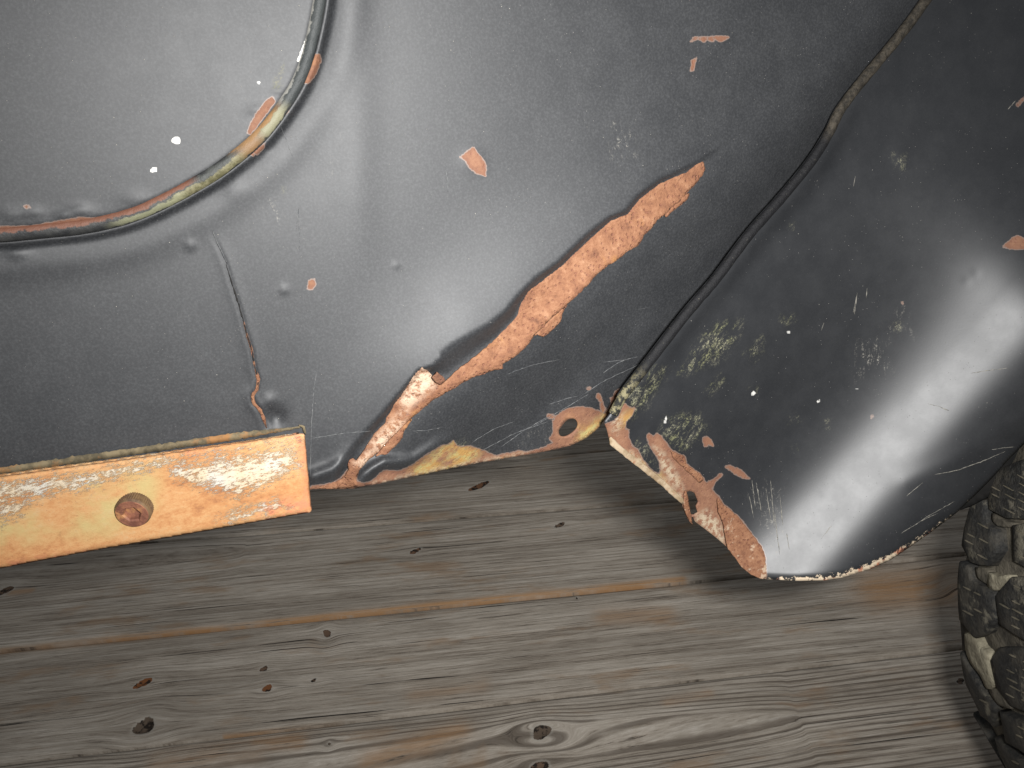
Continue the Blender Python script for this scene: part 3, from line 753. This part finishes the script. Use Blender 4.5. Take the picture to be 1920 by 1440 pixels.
def bolt():
    base = on_body(np.array([255.0]), np.array([948.0]), bar_h(np.array([[255.0, 943.0]])) - .001)[0]
    R, L = .0081, .0062; N = 96
    V = []; F = []; 
    rings = []
    prof = [(R * 1.0, 0, 1), (R, .0002, 1), (R, L - .0016, 1), (R * .985, L - .0012, 0), (R * .93, L - .0003, 0), (R * .86, L, 0)]
    for (r, y, kn) in prof:
        ring = []
        for k in range(N):
            a = 2 * pi * k / N
            rr = r * (1 - .05 * (k % 2) * kn)
            ring.append(len(V)); V.append((base[0] + rr * cos(a), base[1] - y, base[2] + rr * sin(a)))
        rings.append(ring)
    for a, b in zip(rings, rings[1:]):
        for k in range(N):
            F.append((a[k], a[(k + 1) % N], b[(k + 1) % N], b[k]))
    me = mesh_np('bolt', V, F)
    bo = link('bolt', me, M_BOLTSIDE, bar, smooth=False); bo['label'] = 'rusted socket head bolt'
    # face with hexagonal recess
    V = []; F = []
    hexr = .0039
    def hexp(a):
        k = (a % (pi / 3)) - pi / 6
        return hexr * cos(pi / 6) / cos(k)
    o = []; i1 = []; i2 = []; o2 = []; mid = []
    for k in range(N):
        a = 2 * pi * k / N
        def add(r, y): V.append((base[0] + r * cos(a), base[1] - y, base[2] + r * sin(a))); return len(V) - 1
        o.append(add(R * .95, L - .0012)); o2.append(add(R * .89, L + .0002)); i1.append(add(hexp(a) * 1.18, L + .0002)); mid.append(add(hexp(a), L - .0006)); i2.append(add(hexp(a), L - .0022))
    for A, B in ((o, o2), (o2, i1), (i1, mid), (mid, i2)):
        for k in range(N): F.append((A[k], A[(k + 1) % N], B[(k + 1) % N], B[k]))
    F.append(tuple(i2))
    f = link('bolt_face', mesh_np('bolt_face', V, F), M_BOLT, bar, smooth=False)
bolt()

# dark inner housing behind the fender
def ih(X): return np.full(len(X), -.085) - (X[:, 0] - 1800) * .0001
sheet('inner_housing', [(1786, 950), (1800, 957), (1822, 949), (1842, 938), (1870, 925), (1990, 900), (2100, 700), (1900, 700), (1800, 800), (1770, 900)], ih, 8, M_DARK, car, thick=.002)

# ------------------------------------------------------------------ tyre
TX, TR, TY = .68, .374, .093          # axle x, radius, far shoulder y
def tyre_pt(th, y, r):                # th measured from +X, so the side facing us is around pi
    return np.stack([TX + r * np.cos(th), y, TR + r * np.sin(th)], -1)
def ray_tyre(px, py, r=TR):
    d = ray(np.asarray(px, float), np.asarray(py, float))
    ox, oz = CAM[0] - TX, CAM[2] - TR
    a = d[..., 0] ** 2 + d[..., 2] ** 2; b = 2 * (ox * d[..., 0] + oz * d[..., 2]); c = ox * ox + oz * oz - r * r
    disc = b * b - 4 * a * c
    t = (-b - np.sqrt(np.maximum(disc, 0))) / (2 * a)
    P = CAM + d * t[..., None]
    return np.arctan2(P[..., 2] - TR, P[..., 0] - TX) % (2 * pi), P[..., 1]

def mat_rubber():
    t = NT('dusty_tyre_rubber')
    n = t.noise(60, 6, .72); f = t.noise(380, 4, .7)
    col = t.mix(t.step(f, .35, .7), (.012, .012, .012), (.034, .033, .030))
    col = t.mix(t.math('MULTIPLY', t.step(n, .44, .62), .8), col, (.062, .056, .045))
    col = t.mix(t.math('MULTIPLY', t.step(t.noise(35, 5, .7, loc=(3, 3, 3)), .56, .66), .85), col, (.16, .145, .11))
    nn = t.bump(t.noise(45, 5, .7), .004, .8); nn = t.bump(f, .0012, .9, nn)
    return t.out(col, .75, 0, nn, .35)
M_RUB = mat_rubber()
M_MUD = mat_simple('dried_mud', (.065, .058, .046), (.13, .115, .088), 60, .95, .004, .2, 0, (.035, .031, .026))
M_SIPE = mat_simple('dust_in_sipes', (.11, .098, .072), (.20, .175, .13), 60, .95, .001, .2)
M_CLAY = mat_simple('pale_dried_clay', (.17, .152, .11), (.31, .28, .205), 55, .95, .004, .2, 0, (.16, .14, .10))

tr_prof = [(TY + .03, -.085), (TY + .034, -.045), (TY + .026, -.02), (TY + .006, -.009), (TY - .01, -.008), (TY - .06, -.007), (TY - .12, -.007), (TY - .18, -.008), (TY - .20, -.012), (TY - .218, -.025), (TY - .225, -.05), (TY - .222, -.09)]
NT_ = 160; V = []; F = []
for i, (y, dr) in enumerate(tr_prof):
    for k in range(NT_):
        th = 2 * pi * k / NT_
        V.append(tyre_pt(np.array(th), np.array(y), TR + dr + rng.normal(0, .0004)))
for i in range(len(tr_prof) - 1):
    for k in range(NT_):
        k2 = (k + 1) % NT_
        F.append((i * NT_ + k, i * NT_ + k2, (i + 1) * NT_ + k2, (i + 1) * NT_ + k))
tyre = link('tyre', mesh_quads('tyre', V, F), M_MUD, car)
tyre['label'] = 'dusty off-road tyre under the fender'

from mathutils import noise as mnoise
def block_mesh(poly_ty, hgt, n=3):
    """tread block: polygon in (theta, y), raised radially with bevelled shoulders"""
    p = np.asarray(poly_ty, float); c = p.mean(0)
    lay = [(1.0, -.011), (1.0, hgt - .0016), (.955, hgt), (.55, hgt + .0003)]
    # subdivide edges for the worn outline
    q = []
    for a, b in zip(*segs(p)):
        for k in range(n):
            q.append(a + (b - a) * k / n)
    q = np.array(q); m = len(q); V = []; F = []
    for s, dr in lay:
        for v in q:
            w_ = c + (v - c) * s
            P = tyre_pt(w_[0], w_[1], TR + dr)
            nn = mnoise.noise(Vector(P * 60)) * .0006
            V.append(P + np.array([1, 1, 1]) * nn)
    V.append(tyre_pt(c[0], c[1], TR + hgt + .0003)); ci = len(V) - 1
    for i in range(len(lay) - 1):
        for k in range(m):
            k2 = (k + 1) % m
            F.append((i * m + k, i * m + k2, (i + 1) * m + k2, (i + 1) * m + k))
    for k in range(m): F.append((3 * m + k, 3 * m + (k + 1) % m, ci))
    return mesh_np('tread_block', V, F)
BLK = [
    [(1853, 906), (1868, 884), (1915, 862), (1990, 850), (1990, 968), (1925, 974), (1889, 971), (1858, 955)],
    [(1824, 942), (1851, 936), (1853, 978), (1871, 993), (1875, 1031), (1855, 1062), (1838, 1062), (1822, 1055), (1807, 1022), (1811, 990)],
    [(1902, 984), (1940, 978), (1990, 980), (1990, 1062), (1925, 1064), (1904, 1054)],
    [(1802, 1052), (1820, 1062), (1824, 1086), (1866, 1112), (1871, 1165), (1852, 1188), (1832, 1196), (1802, 1164), (1799, 1092)],
    [(1869, 1118), (1899, 1082), (1935, 1082), (1990, 1090), (1990, 1200), (1925, 1202), (1876, 1172)],
    [(1860, 1238), (1875, 1214), (1930, 1212), (1990, 1230), (1990, 1335), (1925, 1334), (1900, 1324), (1873, 1288)],
    [(1803, 1222), (1822, 1256), (1850, 1302), (1868, 1320), (1868, 1362), (1844, 1342), (1815, 1282)],
    [(1877, 1332), (1925, 1352), (1990, 1372), (1990, 1430), (1930, 1416), (1890, 1390)],
    [(1868, 1380), (1892, 1402), (1930, 1436), (1990, 1470), (1990, 1540), (1930, 1500), (1890, 1440)],
]
thl = []
sip = []
for b in BLK:
    b = np.array(b, float)
    th, y = ray_tyre(b[:, 0], b[:, 1], TR - .002)
    pt = np.stack([th, y], 1); thl += list(th)
    if np.sign(np.sum(pt[:, 0] * np.roll(pt[:, 1], -1) - np.roll(pt[:, 0], -1) * pt[:, 1])) < 0: pt = pt[::-1]
    pt[:, 1] = np.clip(pt[:, 1], TY - .21, TY + .012)
    link('tread_block', block_mesh(pt, 0.0), M_RUB, tyre)
    # sipes: short slanting slots packed with dust
    lo = b.min(0); hi = b.max(0)
    yy = lo[1]
    while yy < hi[1] + 30:
        xx = lo[0] + 6
        while xx < hi[0]:
            for k in range(1):
                a = np.array([xx + rng.uniform(-4, 4), yy + (xx - lo[0]) * .45 + rng.uniform(-2, 2)]); L_ = rng.uniform(11, 20); e = a + np.array([L_, L_ * .56])
                if rng.random() < .22: continue
                if inside(np.array([a, e, (a + e) / 2]), b + (b.mean(0) - b) * .10).all(): sip.append((a, e))
            xx += 26
        yy += 15
V = []; F = []
for a, e in sip:
    dn = e - a; nrm = np.array([-dn[1], dn[0]]) / np.hypot(*dn) * .9
    q = np.array([a - nrm * .4, a + nrm * .4, (a + e) / 2 + nrm, e + nrm * .4, e - nrm * .4, (a + e) / 2 - nrm])
    th, y = ray_tyre(q[:, 0], q[:, 1], TR)
    P = tyre_pt(th, y, TR + .0012); P0 = tyre_pt(th, y, TR - .001)
    i = len(V); V.extend(P); V.extend(P0)
    F.append((i, i + 1, i + 2, i + 5)); F.append((i + 5, i + 2, i + 3, i + 4))
    for k in range(6): F.append((i + k, i + (k + 1) % 6, i + 6 + (k + 1) % 6, i + 6 + k))
so = link('sipe_dust', mesh_np('sipe_dust', V, F), M_SIPE, tyre, smooth=False); so['kind'] = 'stuff'
# the rest of the tread, round the wheel
t0, t1 = min(thl), max(thl)
th = t1 + .05
while th < t0 + 2 * pi - .12:
    for j, (ya, yb, sh) in enumerate(((TY + .008, TY - .045, 0), (TY - .055, TY - .095, .07), (TY - .105, TY - .145, 0), (TY - .155, TY - .205, .07))):
        a = th + sh; d = .128
        pt = np.array([(a, ya), (a + .02, yb), (a + d, yb), (a + d - .015, ya)])[::-1]
        if np.sum(pt[:, 0] * np.roll(pt[:, 1], -1) - np.roll(pt[:, 0], -1) * pt[:, 1]) < 0: pt = pt[::-1]
        link('tread_block', block_mesh(pt, 0.0), M_RUB, tyre)
    th += .145
# clay clods wedged in the grooves
def clod(poly, hgt, mat=M_CLAY):
    b = smooth_line(poly + [poly[0]], 3)[:-1]
    th, y = ray_tyre(b[:, 0], b[:, 1], TR - .002)
    pt = np.stack([th, y], 1)
    if np.sum(pt[:, 0] * np.roll(pt[:, 1], -1) - np.roll(pt[:, 0], -1) * pt[:, 1]) < 0: pt = pt[::-1]
    me = block_mesh(pt, hgt, 1)
    me.name = 'clay_clod'
    link('clay_clod', me, mat, tyre)
clod([(1809, 1187), (1826, 1190), (1838, 1212), (1853, 1227), (1860, 1255), (1868, 1284), (1853, 1293), (1840, 1268), (1822, 1244), (1812, 1215)], -.001)
clod([(1852, 1074), (1868, 1080), (1888, 1078), (1893, 1086), (1868, 1108), (1850, 1100)], -.002)
clod([(1856, 960), (1880, 974), (1898, 980), (1896, 988), (1868, 986), (1856, 974)], -.003, M_MUD)
clod([(1853, 1293), (1872, 1292), (1888, 1312), (1896, 1330), (1878, 1326), (1866, 1318)], -.002, M_MUD)
clod([(1824, 1064), (1850, 1070), (1862, 1100), (1840, 1092), (1828, 1082)], -.003, M_MUD)

# ------------------------------------------------------------------ plank deck
deck = bpy.data.objects.new('deck_floor', None); sc.collection.objects.link(deck); deck['kind'] = 'structure'
def mat_wood():
    t = NT('weathered_deck_wood')
    gu = t.attr('gu'); gv = t.attr('gv'); sd_ = t.attr('seed')
    cx = t.n('ShaderNodeCombineXYZ'); t.set(cx.inputs[0], t.math('MULTIPLY', gu, 1.0)); t.set(cx.inputs[1], gv); t.set(cx.inputs[2], sd_)
    v = cx.outputs[0]
    ring = t.noise(1.0, 3, .55, vec=v, stretch=(2.2, 105, 1))           # early / late wood bands
    fibre = t.noise(1.0, 5, .7, vec=v, stretch=(16, 640, 1))
    fib2 = t.noise(1.0, 4, .65, vec=v, stretch=(60, 1500, 1))
    big = t.noise(1.0, 4, .6, vec=v, stretch=(5, 24, 1))
    big2 = t.noise(1.0, 4, .6, vec=v, stretch=(9, 30, 1), loc=(7, 3, 2))
    f = t.math('ADD', t.math('MULTIPLY', t.step(ring, .34, .62), .24), t.math('ADD', t.math('MULTIPLY', t.step(fibre, .30, .68), .34), t.math('ADD', t.math('MULTIPLY', t.step(fib2, .30, .68), .24), t.math('MULTIPLY', t.noise(700, 3, .7), .18))))
    col = t.ramp(f, [(.08, (.115, .092, .070)), (.28, (.25, .21, .168)), (.47, (.39, .338, .278)), (.68, (.49, .435, .366)), (.90, (.64, .585, .51))])
    col = t.mix(t.step(big, .38, .60), t.mix(.30, col, (.12, .095, .07)), col)
    ph = t.math('ADD', t.math('MULTIPLY', gv, 2 * pi / .0068), t.math('MULTIPLY', t.noise(1.0, 2, .5, vec=v, stretch=(2.0, 28, 1), loc=(1, 1, 5)), 15.0))
    late = t.step(t.math('SINE', ph), .05, .95)
    late = t.math('MULTIPLY', t.math('MULTIPLY', late, t.attr('ringy')), t.step(t.noise(1.0, 3, .6, vec=v, stretch=(6, 60, 1), loc=(3, 1, 8)), .30, .52))
    col = t.mix(late, col, (.105, .082, .062))
    warm = t.math('MULTIPLY', t.step(big2, .55, .72), .55)
    col = t.mix(warm, col, (.30, .185, .10))
    wattr = t.attr('warm')
    col = t.mix(t.math('MULTIPLY', wattr, t.math('MULTIPLY', t.step(fibre, .25, .55), t.step(big2, .34, .50, .35, 1.0))), col, (.40, .215, .09))
    drk = t.math('MULTIPLY', t.step(fibre, .40, .33), .7)
    col = t.mix(drk, col, (.055, .045, .036))
    crk = t.step(t.noise(1.0, 3, .5, vec=v, stretch=(3.2, 230, 1), loc=(0, 4, 4)), .315, .285)
    col = t.mix(crk, col, (.03, .025, .02))
    k = t.attr('knot')                      # 0 outside, 1 inside
    kn = t.math('ADD', k, t.math('MULTIPLY', t.math('SUBTRACT', t.noise(110, 5, .75), .5), .85))
    halo = t.math('MULTIPLY', t.step(kn, .12, .45), .45)
    col = t.mix(halo, col, (.40, .37, .32))
    kc = t.mix(t.attr('kred'), (.125, .092, .066), (.22, .085, .030))
    kc = t.mix(t.step(t.noise(95, 4, .7), .47, .56), kc, (.022, .016, .012))
    col = t.mix(t.step(kn, .58, .68), col, kc)
    hgt = t.math('SUBTRACT', t.math('ADD', t.math('MULTIPLY', ring, .55), t.math('MULTIPLY', fibre, .45)), t.math('MULTIPLY', crk, .8))
    n = t.bump(hgt, .0022, .9)
    n = t.bump(fib2, .0007, .6, n)
    return t.out(col, .78, 0, n, .25)
M_WOOD = mat_wood()
# seams: y position at x=0 and slope, far to near
SEAMS = [(1.93, 0), (1.77, 0), (1.61, 0), (1.45, 0), (1.285, -.01), (1.115, -.02), (.945, -.03), (.777, -.03), (.643, -.04), (.473, -.006), (.314, .019), (.152, .02), (-.012, .02), (-.175, .01), (-.338, 0), (-.50, 0), (-.66, 0)]
# knots: pixel centre, semi-axes along/across in px, red, depth, strength
KN = [(268, 1280, 24, 9, 1, .001), (613, 1187, 9, 11, .2, .002), (495, 1253, 12, 6, .2, .001), (501, 1290, 13, 9, .9, .0008), (587, 1275, 9, 4, .2, .001), (270, 1360, 26, 19, .0, .006), (617, 1395, 6, 5, 0, .002),
      (1015, 1372, 26, 17, .0, .0015), (1010, 1440, 26, 15, .2, .001), (778, 1034, 17, 5, .4, .001), (1050, 985, 16, 5, .1, .0008), (898, 912, 30, 6, .6, .001), (10, 1108, 22, 7, .2, .001), (1082, 1119, 4, 3, 0, .003), (1800, 1278, 12, 6, .1, .001), (1822, 1130, 16, 22, .8, .001)]
KF = []
for (x, y, a, b, rd, dp) in KN:
    P = on_floor(np.array([float(x), x + a, x]), np.array([float(y), y - a * .1, y + b]))
    KF.append((P[0][0], P[0][1], .72 * np.hypot(*(P[1] - P[0])[:2]), .72 * np.hypot(*(P[2] - P[0])[:2]), rd, dp))
WARM = [([(0, 1222), (640, 1152), (980, 1118), (1280, 1086)], 5, .95), ([(1120, 1104), (1235, 1092)], 6, 1.0), ([(1650, 1105), (1800, 1100)], 34, .8), ([(1130, 1155), (1250, 1150)], 14, .5), ([(480, 1396), (560, 1392)], 14, .6), ([(300, 1430), (480, 1405)], 22, .4), ([(690, 1430), (860, 1370)], 22, .6), ([(20, 1112), (60, 1107)], 4, .7), ([(780, 1300), (900, 1285)], 16, .35), ([(1820, 1110), (1826, 1160)], 14, .9), ([(420, 1378), (640, 1356)], 3, .7), ([(1250, 1316), (1330, 1300)], 8, .4)]
WF = []
for ln, wd, am in WARM:
    q = np.array(ln, float); P = on_floor(q[:, 0], q[:, 1])[:, :2]
    s = on_floor(np.array([q[0, 0], q[0, 0]]), np.array([q[0, 1], q[0, 1] + wd]))
    WF.append((P, np.hypot(*(s[1] - s[0])[:2]), am))
# cathedral grain apexes: pixel, reach
CATH = [(1500, 1345, .34, .030), (460, 1030, .2, .02)]
CF = []
for (x, y, reach, hw) in CATH:
    P = on_floor(np.array([float(x)]), np.array([float(y)]))[0]; CF.append((P[0], P[1], reach, hw))
for i in range(len(SEAMS) - 1):
    (ya, sa), (yb, sb) = SEAMS[i], SEAMS[i + 1]
    vis = 5 <= i <= 11
    if vis: X = np.concatenate([[-1.6, -1.2], np.arange(-.8, .80, .0032), [1.2, 1.6]])
    else: X = np.linspace(-1.6, 1.6, 60)
    nv = 52 if vis else 8
    vv = np.linspace(0, 1, nv)
    # round the long edges a little
    gap = .0020
    Xg, Vg = np.meshgrid(X, vv, indexing='ij')
    Y0 = ya + sa * Xg - gap; Y1 = yb + sb * Xg + gap
    Yg = Y0 + (Y1 - Y0) * Vg
    x = Xg.ravel(); y = Yg.ravel()
    ed = np.minimum(np.abs(y - Y0.ravel()), np.abs(y - Y1.ravel()))
    z = -.0022 * np.exp(-(ed / .0022) ** 2) + rng.uniform(-.0008, .0008) + .0006 * np.sin(x * 9 + i) * np.sin(y * 40 + i)
    gu = x.copy(); gv = y - (ya + yb) / 2 - (sa + sb) / 2 * x
    gv0 = gv.copy()
    gv += .0030 * np.sin(x * 2.9 + i * 2.1) + .0008 * np.sin(x * 8 + i)
    knot = np.zeros_like(x); red = np.zeros_like(x)
    for (kx, ky, a, b, rd, dp) in KF:
        if abs(kx) > 1 or ky > ya + .03 or ky < yb - .03: continue
        du = x - kx; dv = y - ky
        ct, st_ = (cos(.5), sin(.5)) if a < .02 else (cos(.12), sin(.12))
        ru = du * ct + dv * st_; rv = -du * st_ + dv * ct
        e = (du / (a * 3.2)) ** 2 + (dv / (b * 2.8)) ** 2
        gv -= dv * .80 * np.exp(-e)
        r = np.sqrt((ru / a) ** 2 + (rv / b) ** 2) * (1 + .09 * np.sin(np.arctan2(rv, ru) * 3 + kx * 50))
        kk = np.clip(1.62 - r, 0, 1) ; kk = smoothstep(kk)
        red = np.where(kk > knot, rd, red); knot = np.maximum(knot, kk)
        z -= dp * smoothstep(np.clip(1.15 - r, 0, 1) * 1.6)
    for (kx, ky, reach, hw) in CF:
        if ky > ya or ky < yb: continue
        du = np.maximum(kx - x, 0); dv = y - ky
        open_ = hw * np.sqrt(np.minimum(du / reach, 1.5))
        lens = np.exp(-((dv) / (hw * 2.2)) ** 2)
        gv = gv - np.sign(dv) * np.minimum(np.abs(dv), open_) * .82 * lens
    warm = np.zeros_like(x)
    XY = np.stack([x, y], 1)
    for (ln, wd, am) in WF:
        m = (np.abs(y - ln[:, 1].mean()) < .2)
        if not m.any(): continue
        d = nearest(XY[m], ln)[0]
        warm[m] = np.maximum(warm[m], am * np.exp(-(d / wd) ** 2))
    nx = len(X)
    Vt = np.stack([x, y, z], 1)
    idx = np.arange(nx * nv).reshape(nx, nv)
    Q = np.stack([idx[:-1, :-1].ravel(), idx[:-1, 1:].ravel(), idx[1:, 1:].ravel(), idx[1:, :-1].ravel()], 1)
    # side walls down to the joists
    nb0 = len(Vt)
    front = Vt[idx[:, -1]].copy(); front[:, 2] -= .025; back = Vt[idx[:, 0]].copy(); back[:, 2] -= .025
    Vt = np.concatenate([Vt, front, back])
    fi = nb0 + np.arange(nx); bi = nb0 + nx + np.arange(nx)
    Q2 = np.stack([idx[:-1, -1], fi[:-1], fi[1:], idx[1:, -1]], 1); Q3 = np.stack([idx[1:, 0], bi[1:], bi[:-1], idx[:-1, 0]], 1)
    Q4 = np.stack([fi[:-1], bi[:-1], bi[1:], fi[1:]], 1)
    Qa = np.concatenate([Q, Q2, Q3, Q4])[:, ::-1] * 1
    me = mesh_quads('plank', Vt, Qa[:, ::-1])
    ex = lambda a: np.concatenate([a, a[idx[:, -1]], a[idx[:, 0]]])
    add_attr(me, 'gu', ex(gu + i * 3.7)); add_attr(me, 'gv', ex(gv)); add_attr(me, 'ringy', np.full(len(Vt), {10: .72, 9: .16, 8: .28, 7: .3, 11: .5}.get(i, .2))); add_attr(me, 'seed', np.full(len(Vt), i * 5.3))
    add_attr(me, 'knot', ex(knot)); add_attr(me, 'kred', ex(red)); add_attr(me, 'warm', ex(warm))
    link('plank', me, M_WOOD, deck)
# dark ground under the deck
gm = mesh_np('ground', [(-3, -3, -.06), (3, -3, -.06), (3, 4, -.06), (-3, 4, -.06)], [(0, 1, 2, 3)])
g = link('ground', gm, mat_simple('dark_soil', (.03, .025, .02), (.06, .05, .04), 20, .95), None); g['kind'] = 'structure'
